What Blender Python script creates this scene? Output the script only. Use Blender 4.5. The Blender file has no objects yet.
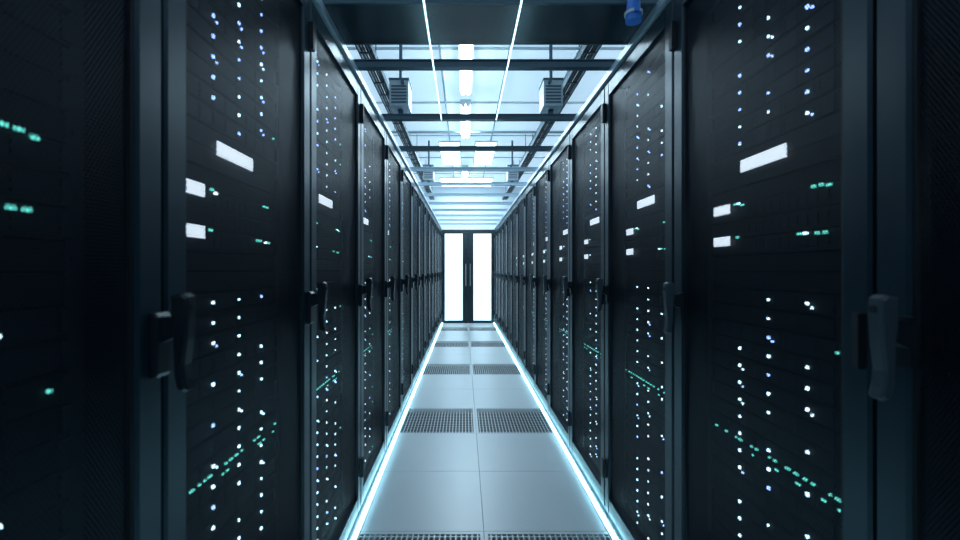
import bpy, math, random
from mathutils import Vector
S=bpy.context.scene
COL=S.collection
S.view_settings.view_transform='Standard'
# ---------- materials ----------
def mat(name,base=(.5,.5,.5),rough=.5,metal=0,emit=None,es=0,spec=.5,noise=0,nscale=8,rn=.1):
    m=bpy.data.materials.new(name); m.use_nodes=True
    nt=m.node_tree; b=nt.nodes['Principled BSDF']
    b.inputs['Base Color'].default_value=(*base,1); b.inputs['Roughness'].default_value=rough
    b.inputs['Metallic'].default_value=metal
    b.inputs['Specular IOR Level'].default_value=spec
    if emit: 
        b.inputs['Emission Color'].default_value=(*emit,1); b.inputs['Emission Strength'].default_value=es
    if noise:
        tc=nt.nodes.new('ShaderNodeTexCoord'); n=nt.nodes.new('ShaderNodeTexNoise'); n.inputs['Scale'].default_value=nscale
        n.inputs['Detail'].default_value=6
        r=nt.nodes.new('ShaderNodeMapRange'); r.inputs[3].default_value=1-noise; r.inputs[4].default_value=1+noise
        mx=nt.nodes.new('ShaderNodeVectorMath'); mx.operation='SCALE'; mx.inputs[0].default_value=base
        nt.links.new(tc.outputs['Object'],n.inputs['Vector']); nt.links.new(n.outputs[0],r.inputs[0])
        nt.links.new(r.outputs[0],mx.inputs['Scale']); nt.links.new(mx.outputs[0],b.inputs['Base Color'])
        r2=nt.nodes.new('ShaderNodeMapRange'); r2.inputs[3].default_value=max(.05,rough-rn); r2.inputs[4].default_value=min(1,rough+rn)
        nt.links.new(n.outputs[0],r2.inputs[0]); nt.links.new(r2.outputs[0],b.inputs['Roughness'])
    return m
def hole_mat(name,base,rough,metal,px,pz,axes,kind,r,spec=.5):
    """perforated sheet: real see-through holes. axes = two object axes"""
    m=mat(name,base,rough,metal,spec=spec); nt=m.node_tree; N=nt.nodes; L=nt.links
    b=N['Principled BSDF']; out=[n for n in N if n.type=='OUTPUT_MATERIAL'][0]
    tc=N.new('ShaderNodeTexCoord'); sp=N.new('ShaderNodeSeparateXYZ'); L.new(tc.outputs['Object'],sp.inputs[0])
    cb=N.new('ShaderNodeCombineXYZ'); L.new(sp.outputs[axes[0]],cb.inputs[0]); L.new(sp.outputs[axes[1]],cb.inputs[1])
    dv=N.new('ShaderNodeVectorMath'); dv.operation='DIVIDE'; dv.inputs[1].default_value=(px,pz,1); L.new(cb.outputs[0],dv.inputs[0])
    def lat(off):
        a=N.new('ShaderNodeVectorMath'); a.operation='ADD'; a.inputs[1].default_value=(off,off,0); L.new(dv.outputs[0],a.inputs[0])
        f=N.new('ShaderNodeVectorMath'); f.operation='FRACTION'; L.new(a.outputs[0],f.inputs[0])
        s=N.new('ShaderNodeVectorMath'); s.operation='SUBTRACT'; s.inputs[1].default_value=(.5,.5,0); L.new(f.outputs[0],s.inputs[0])
        return s
    if kind=='hex':
        ds=[]
        for off in (0,.5):
            s=lat(off); k=N.new('ShaderNodeVectorMath'); k.operation='MULTIPLY'; k.inputs[1].default_value=(px,pz,0); L.new(s.outputs[0],k.inputs[0])
            l=N.new('ShaderNodeVectorMath'); l.operation='LENGTH'; L.new(k.outputs[0],l.inputs[0]); ds.append(l.outputs['Value'])
        mn=N.new('ShaderNodeMath'); mn.operation='MINIMUM'; L.new(ds[0],mn.inputs[0]); L.new(ds[1],mn.inputs[1])
        lt=N.new('ShaderNodeMath'); lt.operation='LESS_THAN'; lt.inputs[1].default_value=r; L.new(mn.outputs[0],lt.inputs[0])
        fac=lt.outputs[0]
    else:
        s=lat(0); ab=N.new('ShaderNodeVectorMath'); ab.operation='ABSOLUTE'; L.new(s.outputs[0],ab.inputs[0])
        s2=N.new('ShaderNodeSeparateXYZ'); L.new(ab.outputs[0],s2.inputs[0])
        a=N.new('ShaderNodeMath'); a.operation='LESS_THAN'; a.inputs[1].default_value=r[0]; L.new(s2.outputs[0],a.inputs[0])
        c=N.new('ShaderNodeMath'); c.operation='LESS_THAN'; c.inputs[1].default_value=r[1]; L.new(s2.outputs[1],c.inputs[0])
        mm=N.new('ShaderNodeMath'); mm.operation='MULTIPLY'; L.new(a.outputs[0],mm.inputs[0]); L.new(c.outputs[0],mm.inputs[1]); fac=mm.outputs[0]
    t=N.new('ShaderNodeBsdfTransparent'); mx=N.new('ShaderNodeMixShader')
    L.new(fac,mx.inputs[0]); L.new(b.outputs[0],mx.inputs[1]); L.new(t.outputs[0],mx.inputs[2]); L.new(mx.outputs[0],out.inputs[0])
    return m
M={}
M['frame']=mat('rack_powder_coat',(.012,.034,.052),.36,.3,noise=.12,nscale=30)
M['mesh']=hole_mat('rack_perforated_door',(.010,.021,.035),.42,.3,.0064,.0064*math.sqrt(3),(0,2),'hex',.0064*.39,spec=.3)
M['body']=mat('rack_side',(.005,.009,.014),.6)
M['srv']=mat('server_front',(.005,.009,.015),.6,.1,spec=.25)
M['bay']=mat('server_drive_bay',(.006,.011,.018),.6,.1,spec=.25)
M['rail']=mat('rack_mount_rail',(.012,.022,.034),.5,.3)
M['ledw']=mat('led_white',(.5,.5,.5),emit=(.55,.82,1),es=3.8)
M['ledb']=mat('led_blue',(.5,.5,.5),emit=(.28,.45,1),es=3.6)
M['ledg']=mat('led_green',(.2,.5,.4),emit=(.14,.85,.75),es=1.35)
M['label']=mat('label_white_glow',(.8,.85,.9),.6,emit=(.75,.88,1),es=1.6)  # label plates are no lamps; their brightness is added as emission
M['hand']=mat('handle_black',(.014,.022,.03),.3,.2)
M['handg']=mat('handle_grey',(.065,.085,.105),.35,.3)
RK=['frame','mesh','body','srv','bay','rail','ledw','ledb','ledg','label','hand','handg']
# ---------- mesh builder ----------
class B:
    def __init__(s): s.v=[];s.f=[];s.m=[]
    def box(s,x0,x1,y0,y1,z0,z1,m=0):
        n=len(s.v); s.v+=[(x0,y0,z0),(x1,y0,z0),(x1,y1,z0),(x0,y1,z0),(x0,y0,z1),(x1,y0,z1),(x1,y1,z1),(x0,y1,z1)]
        s.f+=[(n,n+3,n+2,n+1),(n+4,n+5,n+6,n+7),(n,n+1,n+5,n+4),(n+1,n+2,n+6,n+5),(n+2,n+3,n+7,n+6),(n+3,n,n+4,n+7)]; s.m+=[m]*6
    def quad(s,p,m=0):
        n=len(s.v); s.v+=p; s.f.append(tuple(range(n,n+len(p)))); s.m.append(m)
    def prism(s,prof,x0,x1,m=0,ch=0.0):
        """profile [(y,z)] extruded along x, chamfered ends"""
        cy=sum(p[0] for p in prof)/len(prof); cz=sum(p[1] for p in prof)/len(prof); k=len(prof)
        def ring(x,sh):
            n=len(s.v)
            for y,z in prof:
                dy,dz=y-cy,z-cz
                qy=math.copysign(max(0,abs(dy)-sh),dy); qz=math.copysign(max(0,abs(dz)-sh),dz)
                s.v.append((x,cy+qy,cz+qz))
            return n
        if ch: rs=[ring(x0,ch),ring(x0+ch,0),ring(x1-ch,0),ring(x1,ch)]
        else: rs=[ring(x0,0),ring(x1,0)]
        for a,b in zip(rs,rs[1:]):
            for i in range(k):
                j=(i+1)%k; s.f.append((a+i,a+j,b+j,b+i)); s.m.append(m)
        s.f.append(tuple(rs[0]+i for i in range(k))[::-1]); s.f.append(tuple(rs[-1]+i for i in range(k))); s.m+=[m,m]
    def cyl(s,p0,p1,r,m=0,seg=14,r1=None):
        p0=Vector(p0);p1=Vector(p1);d=(p1-p0).normalized(); a=d.orthogonal().normalized(); b=d.cross(a); r1=r if r1 is None else r1
        n=len(s.v)
        for p,rr in((p0,r),(p1,r1)):
            for i in range(seg):
                t=2*math.pi*i/seg; s.v.append(tuple(p+a*math.cos(t)*rr+b*math.sin(t)*rr))
        for i in range(seg):
            j=(i+1)%seg; s.f.append((n+i,n+j,n+seg+j,n+seg+i)); s.m.append(m)
        s.f.append(tuple(n+i for i in range(seg))[::-1]); s.f.append(tuple(n+seg+i for i in range(seg))); s.m+=[m,m]
    def mesh(s,name,mats):
        me=bpy.data.meshes.new(name); me.from_pydata(s.v,[],s.f)
        for q in mats: me.materials.append(q)
        me.polygons.foreach_set('material_index',s.m); me.update()
        return me
def obj(name,me,loc=(0,0,0),rz=0,parent=None):
    o=bpy.data.objects.new(name,me); COL.objects.link(o); o.location=loc; o.rotation_euler=(0,0,rz)
    if parent: o.parent=parent
    return o
# ---------- scene constants (metres; photographer's eye 1.21 m above floor) ----------
EYE=1.21; XL=-.507; XR=.691; XC=.092; PITCH=.7; Y0=.035; RH=2.12; RW=.698; YE=9.9; CEIL=3.11
FR,ME,BO,SR,BA,RA,LW,LB,LG,LA,HA,HG=range(12)
def rack_mesh(seed,side):
    rnd=random.Random(seed*7+3); b=B(); w=RW/2
    b.box(-w,-w+.02,.03,1.0,.0,RH,BO); b.box(w-.02,w,.03,1.0,.0,RH,BO)
    b.box(-w+.02,w-.02,.03,1.0,RH-.03,RH,BO); b.box(-w+.02,w-.02,.03,1.0,0,.05,BO); b.box(-w+.02,w-.02,.98,1.0,.05,RH-.03,BO)
    st=.06; g=.003
    dz0,dz1=.045,RH-.012
    for x0,x1 in((-w+g,-w+st),(w-st,w-g)):
        c=.005; prof=[(x0,.028),(x0,c),(x0+c,0),(x1-c,0),(x1,c),(x1,.028)]
        n=len(b.v); k=len(prof)
        for z in(dz0,dz1):
            for px_,py_ in prof: b.v.append((px_,py_,z))
        for i in range(k):
            j=(i+1)%k; b.f.append((n+i,n+j,n+k+j,n+k+i)); b.m.append(FR)
        b.f.append(tuple(n+i for i in range(k))[::-1]); b.f.append(tuple(n+k+i for i in range(k))); b.m+=[FR,FR]
    b.box(-w+st,-w+st+.006,.006,.028,dz0+.07,dz1-.06,BO); b.box(w-st-.006,w-st,.006,.028,dz0+.07,dz1-.06,BO)
    b.box(-w+st,w-st,0.001,.028,dz1-.06,dz1,FR); b.box(-w+st,w-st,0.001,.028,dz0,dz0+.07,FR)
    b.box(-w,w,.012,.03,0,dz0-.004,FR)
    b.quad([(-w+st,.012,dz0+.07),(w-st,.012,dz0+.07),(w-st,.012,dz1-.06),(-w+st,.012,dz1-.06)],ME)
    hx=w if side>0 else -w
    for hz in(1.93,.2):
        b.box(-.008+hx*.965,.012+hx*.965,-.016,0,hz,hz+.09,BO)
    for sx in(-1,1):
        xa=sx*.262
        b.box(xa-.016,xa+.016,.074,.085,.07,RH-.05,RA)
        for i in range(42):
            z=.09+i*.0465; b.box(xa-.005,xa+.005,.0725,.075,z+.015,z+.025,BO)
    U=.0465; yf=.066
    def led(u,z,m,wd=.0068,h=.0068): 
        x=-.35+u; b.box(x-wd/2,x+wd/2,yf-.006,yf-.002,z-h/2,z+h/2,m)
    i=0
    while i<43:
        z=.09+i*U; zc=z+U/2
        if z>2.02: break
        if 1.17<zc<1.27 or 1.40<zc<1.44:
            b.box(-.246,.246,yf+.006,.3,z+.002,z+U-.002,SR); i+=1; continue
        b.box(-.246,.246,yf,.75,z+.001,z+U-.0015,SR)
        b.box(-.246,-.228,yf-.006,yf,z+.006,z+U-.006,RA); b.box(.228,.246,yf-.006,yf,z+.006,z+U-.006,RA)
        if 1.455<zc<1.52: pass
        elif 1.27<=zc<=1.41:
            for q in range(10): b.box(-.09+q*.028,-.066+q*.028,yf-.002,yf,z+.01,z+U-.012,BA)
        else:
            n=4 if (i//3)%2 else 8
            ww=.40/n
            for q in range(n):
                x0=-.2+q*ww; b.box(x0+.0008,x0+ww-.0008,yf-.002,yf,z+.004,z+U-.006,BA)
                b.box(x0+.004,x0+ww*.3,yf-.003,yf-.002,z+.009,z+U-.011,SR)
            for u,p in [(.25,.8),(.362,.88),(.483,.7)]:
                if rnd.random()<p:
                    mm=LW if ((zc<1.5 and rnd.random()<.85) or rnd.random()<.45) else LB
                    sz=rnd.choice((.0055,.0066,.0066))
                    led(u,zc,mm,sz,sz)
                    if rnd.random()<.2: led(u+.013,zc-.008,LB if rnd.random()<.5 else mm,.0045,.0045)
            if rnd.random()<.08: led(.56,zc,LG,.006,.005)
        i+=1
    def lab(u0,u1,z0,z1,m=LA): b.box(-.35+u0,-.35+u1,yf-.009,yf-.006,z0,z1,m)
    lab(.26,.425,1.474,1.506)
    lab(.135,.21,1.369,1.396); 
    lab(.135,.21,1.279,1.305)
    for u,z in((.23,1.392),(.245,1.392),(.26,1.386),(.50,1.39),(.52,1.39),(.54,1.386),(.46,1.291),(.478,1.291),(.51,1.289),(.53,1.289),(.24,1.30)):
        if rnd.random()<.9: led(u,z,LG if rnd.random()<.7 else LW,.010,.0055)
    u=.12
    while u<.58:
        l=rnd.choice((.006,.009,.013))
        if rnd.random()<.7: led(u,.748,LG,l,.0038)
        if rnd.random()<.3: led(u+.006,.728,LG,l,.0036)
        u+=l+.013
    # swing handle
    hc=(w-.018) if side>0 else (-w+.064)
    if side>0: b.prism([(0,1.035),(0,1.14),(-.010,1.14),(-.014,1.134),(-.014,1.041),(-.010,1.035)],hc-.018,hc+.016,HA,.002)
    else: b.box(hc-.012,hc+.010,-.012,0,1.06,1.138,HA)
    b.prism([(-.012,1.09),(-.034,1.10),(-.034,1.134),(-.012,1.134)],hc-.011,hc+.011,HA)
    prof=[(-.030,1.168),(-.050,1.172),(-.058,1.166),(-.060,1.150),(-.057,1.10),(-.052,1.055),(-.054,1.03),(-.058,1.014),(-.052,1.010),(-.040,1.016),(-.035,1.04),(-.033,1.10),(-.030,1.13)]
    b.prism(prof,hc-.013,hc+.013,HA if side>0 else HG,.004)
    b.cyl((hc,-.057,1.15),(hc,-.062,1.15),.006,RA)
    kx=(-w+.03) if side>0 else (w-.03)
    if side<0: b.box(kx+.02-.012,kx+.02,-.014,0,1.04,1.135,BO)
    me=b.mesh('server_rack_mesh_%d_%d'%(seed,side),[M[k] for k in RK]); return me
var={(s,d):rack_mesh(s,d) for s in(1,2,3,4) for d in(1,-1)}
for k in range(-2,14):
    obj('server_rack',var[([1,2,4,3][k%4],1)],(XL,Y0+PITCH*(k+.5),0),math.pi/2)
for k in range(-2,14):
    obj('server_rack',var[([2,1,3,4][k%4],-1)],(XR,Y0+PITCH*(k+.5),0),-math.pi/2)
# ---------- floor ----------
mt=mat('floor_tile',(.56,.62,.65),.33,noise=.025,nscale=4,rn=.02)
mdark=mat('subfloor_dark',(.01,.012,.015),.9)
b=B(); T=.6
def isvent(ix,iy): return ix in(-1,0) and iy%3==0
for iy in range(-6,15):
    y=1.41+T*iy
    for ix in range(-5,5):
        x=XC+T*ix
        if isvent(ix,iy) : continue
        g=.0012
        b.box(x+g,x+T-g,y+g,min(y+T-g,YE+.3),-.03,0,0)
b.box(XC-3,XC+3,-2.4,10.4,-.5,-.48,1)
obj('floor',b.mesh('floor',[mt,mdark]))
mv=hole_mat('vent_grille',(.45,.5,.53),.4,.1,.0245,.0372,(0,1),'slot',(.365,.41))
mb=B()
mb.box(-.2988,.2988,-.2988,-.279,-.03,0,0); mb.box(-.2988,.2988,.279,.2988,-.03,0,0)
mb.box(-.2988,-.2818,-.279,.279,-.03,0,0); mb.box(.2818,.2988,-.279,.279,-.03,0,0)
mb.quad([(-.2818,-.279,-.001),(.2818,-.279,-.001),(.2818,.279,-.001),(-.2818,.279,-.001)],1)
vm=mb.mesh('floor_vent_tile',[mt,mv])
for iy in range(-6,15):
    if iy%3==0:
        for ix in(-1,0): obj('floor_vent_tile',vm,(XC+T*ix+.3,1.41+T*iy+.3,0))
# ---------- LED strips along plinths ----------
mled=mat('led_strip_glow',(.8,.9,.95),emit=(.36,.82,1),es=15)
malu=mat('aluminium',(.45,.5,.53),.35,.8)
for x,sx in((XL,1),(XR,-1)):
    b=B(); xa=x+sx*.004; xb=x+sx*.026
    b.box(min(xa,xb),max(xa,xb),-1.3,YE-.06,.0,.006,1)
    xa2=x+sx*.006; xb2=x+sx*.023
    b.box(min(xa2,xb2),max(xa2,xb2),-1.3,YE-.06,.006,.013,0)
    obj('floor_led_strip',b.mesh('floor_led_strip',[mled,malu]))
# ---------- shell ----------
mw=mat('wall_paint',(.70,.78,.85),.6,noise=.03)
def shell(name,*bx,m=mw):
    b=B()
    for q in bx:b.box(*q)
    return obj(name,b.mesh(name,[m]))
shell('wall_left',(-3.1,-2.9,-2.4,10.1,0,CEIL)); shell('wall_right',(3.1,3.3,-2.4,10.1,0,CEIL))
shell('wall_back',(-2.9,3.1,-2.4,-2.2,0,CEIL))
DL,DR,DH=XL+.004,XR-.004,2.13
shell('wall_end_left',(-2.9,DL,YE,10.1,0,CEIL)); shell('wall_end_right',(DR,3.1,YE,10.1,0,CEIL)); shell('wall_end_top',(DL,DR,YE,10.1,DH,CEIL))
mc=mat('ceiling_fill_glow',(.7,.78,.84),.5,emit=(.55,.80,1),es=.68)  # ceiling glow added to brighten the room where bounced light is weak
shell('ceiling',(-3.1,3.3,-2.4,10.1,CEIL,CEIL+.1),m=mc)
mg=mat('ceiling_grid_metal',(.5,.6,.66),.5,.1)
b=B()
for i in range(-5,6):
    x=XC+.6*i+.3; b.box(x-.01,x+.01,-2.2,YE,CEIL-.02,CEIL-.001)
for j in range(-2,9):
    y=1.2*j+.1; b.box(-2.9,3.1,y-.01,y+.01,CEIL-.018,CEIL-.001)
obj('trim_1',b.mesh('trim_ceiling_grid',[mg]))
# ---------- end door ----------
md=mat('door_frame_dark',(.015,.03,.04),.35,.4)
mgl=mat('door_frosted_glow',(.8,.88,.92),.3,emit=(.56,.82,1),es=1.2)  # pane emission stands in for light from the room behind
b=B(); y0,y1=YE-.035,YE+.04
e=.002
b.box(DL+e,DL+.035,y0,y1,0,DH-e); b.box(DR-.035,DR-e,y0,y1,0,DH-e); b.box(DL+.035,DR-.035,y0,y1,DH-.06,DH-e)
def leaf(x0,x1):
    a,c=y0+.012,y1-.01
    b.box(x0,x0+.03,a,c,.005,DH-.065); b.box(x1-.03,x1,a,c,.005,DH-.065)
    b.box(x0+.03,x1-.03,a,c,.005,.06); b.box(x0+.03,x1-.03,a,c,DH-.09,DH-.065)
    b.box(x0+.03,x1-.03,a+.015,c-.015,.06,DH-.09,1)
leaf(DL+.037,XC-.002-.09); leaf(XC+.002+.09,DR-.037)
b.box(XC-.09,XC-.004,y0+.005,y1,.003,DH-.062); b.box(XC+.004,XC+.09,y0+.005,y1,.003,DH-.062)
for sx in(-1,1):
    x=XC+sx*.05
    b.cyl((x,y0-.04,.85),(x,y0-.04,1.35),.012,2)
    for z in(.9,1.3): b.cyl((x,y0-.04,z),(x,y0+.006,z),.009,2)
obj('door_1',b.mesh('door_1',[md,mgl,malu]))
# ---------- containment roof ----------
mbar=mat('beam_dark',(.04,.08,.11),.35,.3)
mbarl=mat('beam_far_lit',(.36,.48,.57),.4,.1)  # paler copy for far beams, brighter light there put into the colour
mrail=mat('containment_rail',(.5,.6,.68),.4,.3)
for x,sx in((XL,-1),(XR,1)):
    b=B(); a,c=sorted((x-sx*.012,x+sx*.05))
    b.box(a,c,-1.3,YE-.01,RH+.001,RH+.030)
    a,c=sorted((x+sx*.05,x+sx*.056)); b.box(a,c,-1.3,YE-.01,RH+.001,RH+.075)
    obj('roof_rail',b.mesh('roof_rail',[mrail]))
k=-3
while 2.02+.7*k<YE-.3:
    y=2.03+.7*k
    b=B(); b.box(XL-.045,XR+.045,y-.02,y+.02,RH+.031,RH+.062)
    b.box(XL-.045,XR+.045,y-.027,y+.027,RH+.059,RH+.064)
    for x in(XL-.02,XR+.02): b.cyl((x,y,RH+.064),(x,y,RH+.072),.01,0,6)
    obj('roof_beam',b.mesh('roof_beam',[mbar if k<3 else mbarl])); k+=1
mt2=bpy.data.materials.new('tinted_panel'); mt2.use_nodes=True; nt=mt2.node_tree
p=nt.nodes['Principled BSDF']; p.inputs['Base Color'].default_value=(.02,.035,.048,1); p.inputs['Roughness'].default_value=.2
t=nt.nodes.new('ShaderNodeBsdfTransparent'); t.inputs[0].default_value=(.5,.65,.75,1); mx=nt.nodes.new('ShaderNodeMixShader'); mx.inputs[0].default_value=.1
nt.links.new(p.outputs[0],mx.inputs[1]); nt.links.new(t.outputs[0],mx.inputs[2]); nt.links.new(mx.outputs[0],nt.nodes['Material Output'].inputs[0])
b=B(); b.box(XL-.04,XR+.04,1.54,1.805,RH+.031,RH+.04,0); b.box(XL-.04,XR+.04,1.53,1.54,RH+.031,RH+.05,1); b.box(XL-.04,XR+.04,1.805,1.815,RH+.031,RH+.05,1)
obj('roof_panel',b.mesh('roof_panel',[mt2,mbar]))
ml2=mat('led_line_glow',(.8,.9,1),emit=(.55,.85,1),es=3)
for x in(-.14,.20):
    b=B(); b.box(x-.004,x+.004,.5,2.70,RH+.024,RH+.0295,1); b.box(x-.0025,x+.0025,.5,2.70,RH+.021,RH+.024,0)
    obj('led_light_strip',b.mesh('led_light_strip',[ml2,malu]))
# ---------- ceiling lamps ----------
mlamp=mat('lamp_tube',(.9,.95,1),emit=(.70,.90,1),es=20)
mhous=mat('lamp_housing',(.6,.68,.72),.4)
def lamp(x,y0,y1,w,z=3.03):
    b=B(); b.box(x-w/2,x+w/2,y0,y1,z,z+.05,1)
    for s in(-1,1):
        b.cyl((x+s*w*.22,y0+.03,z-.016),(x+s*w*.22,y1-.03,z-.016),w*.19,0)
        for ya in(y0,y1-.03): b.box(x+s*w*.22-.02,x+s*w*.22+.02,ya,ya+.03,z-.03,z,1)
    b.cyl((x,y0+.15,z+.05),(x,y0+.15,CEIL-.022),.006,1); b.cyl((x,y1-.15,z+.05),(x,y1-.15,CEIL-.022),.006,1)
    obj('ceiling_lamp',b.mesh('ceiling_lamp',[mlamp,mhous]))
lamp(.018,3.40,4.45,.12); lamp(.018,4.75,5.9,.12); lamp(.018,7.7,8.7,.12)
for x in(-1.7,1.85):
    for y in(3.3,6.1): lamp(x,y,y+1.2,.12)  # side lamps out of view, added to light the upper room
mpan=mat('panel_light',(.9,.95,1),emit=(.68,.90,1),es=9)
for x0,x1,ya,yb in((-.38,-.05,6.3,7.6),(.16,.49,6.3,7.6),(-.5,.6,8.8,9.6)):
    b=B(); b.box(x0,x1,ya,yb,CEIL-.05,CEIL-.022,1); b.box(x0+.02,x1-.02,ya+.02,yb-.02,CEIL-.056,CEIL-.05,0)
    obj('ceiling_panel_light',b.mesh('ceiling_panel_light',[mpan,mhous]))
# ---------- cable trays ----------
mcab=mat('cable_black',(.02,.025,.03),.5)
mtray=mat('tray_metal',(.12,.17,.2),.45,.3)
for x in(-.70,.90):
    b=B(); z=2.76
    for s in(-1,1): b.box(x+s*.05-.004,x+s*.05+.004,-1.5,9.6,z,z+.05)
    for i in range(45): b.box(x-.05,x+.05,-1.4+i*.25,-1.385+i*.25,z,z+.008)
    for i,dx in enumerate((-.03,-.01,.012,.032)): b.cyl((x+dx,-1.5,z+.018),(x+dx,9.6,z+.018),.009,1,8)
    for i in range(8):
        y=-1.+i*1.4; b.cyl((x-.05,y,z+.05),(x-.05,y,CEIL-.022),.005,0,6); b.cyl((x+.05,y,z+.05),(x+.05,y,CEIL-.022),.005,0,6)
    obj('cable_tray',b.mesh('cable_tray',[mtray,mcab]))
mbx=mat('unit_grey',(.36,.43,.48),.45,.1)
for x,s in((-.51,1),(.70,-1)):
    for y in(3.5,6.3):
        b=B(); 
        b.box(x-.075,x+.075,y-.1,y+.1,2.50,2.70,0)
        b.box(x-.08,x+.08,y-.105,y+.105,2.70,2.715,1)
        for q in range(6): b.box(x-.06,x+.06,y-.104,y-.1,2.52+q*.025,2.532+q*.025,1)
        b.cyl((x+s*.03,y-.1,2.68),(x+s*.03,y-.125,2.68),.014,1)
        b.cyl((x,y,2.715),(x,y,CEIL-.022),.014,1)
        b.cyl((x,y,2.50),(x,y,2.44),.022,1)
        obj('air_sensor_unit',b.mesh('air_sensor_unit',[mbx,mbar]))
for y in(5.6,):
    b=B(); b.cyl((-2.9,y,2.99),(3.1,y,2.99),.018)
    for x in(-2,-.9,1.1,2.2): b.cyl((x,y,3.0),(x,y,CEIL-.022),.005)
    obj('ceiling_pipe',b.mesh('ceiling_pipe',[mbx]))
# blue industrial power connector hanging by its cable
mblue=mat('connector_blue',(.05,.24,.8),.35); mwh=mat('connector_white',(.65,.72,.8),.4)
b=B(); x,y,z=.582,1.49,2.062
b.cyl((x,y,z),(x,y,z+.022),.026,0,18); b.cyl((x,y,z+.022),(x,y,z+.032),.030,1,18); b.cyl((x,y,z+.032),(x,y,z+.08),.024,0,18,.020)
b.cyl((x,y,z+.08),(x,y,z+.10),.021,1,18,.016); b.cyl((x,y,z+.10),(x,y,z+.14),.014,0,18,.008)
b.box(x-.008,x+.008,y-.034,y-.018,z+.02,z+.06,0)
b.cyl((x,y,z+.14),(x+.06,y,2.45),.006,2,8); b.cyl((x+.06,y,2.45),(.82,y,2.755),.006,2,8)
obj('power_connector',b.mesh('power_connector',[mblue,mwh,mcab]))
# ---------- lights ----------
def area(name,loc,sx,sy,e,c,rot=(0,0,0)):
    l=bpy.data.lights.new(name,'AREA'); l.shape='RECTANGLE'; l.size=sx; l.size_y=sy; l.energy=e; l.color=c
    o=bpy.data.objects.new(name,l); COL.objects.link(o); o.location=loc; o.rotation_euler=rot
area('aisle_light',(.05,4.6,2.99),.3,2.6,34,(.60,.84,1))
area('aisle_light',(.05,7.8,2.99),.5,2.0,36,(.60,.84,1))
w=bpy.data.worlds.new('World'); S.world=w; w.use_nodes=True; w.node_tree.nodes['Background'].inputs[0].default_value=(.02,.03,.04,1)
# ---------- camera ----------
c=bpy.data.cameras.new('camera'); c.sensor_width=36; c.lens=434/960*36; c.shift_x=16/960; c.clip_start=.02
c.dof.use_dof=True; c.dof.focus_distance=3.5; c.dof.aperture_fstop=2.8
co=bpy.data.objects.new('camera',c); COL.objects.link(co); co.location=(0,0,EYE); co.rotation_euler=(math.pi/2,0,0); S.camera=co
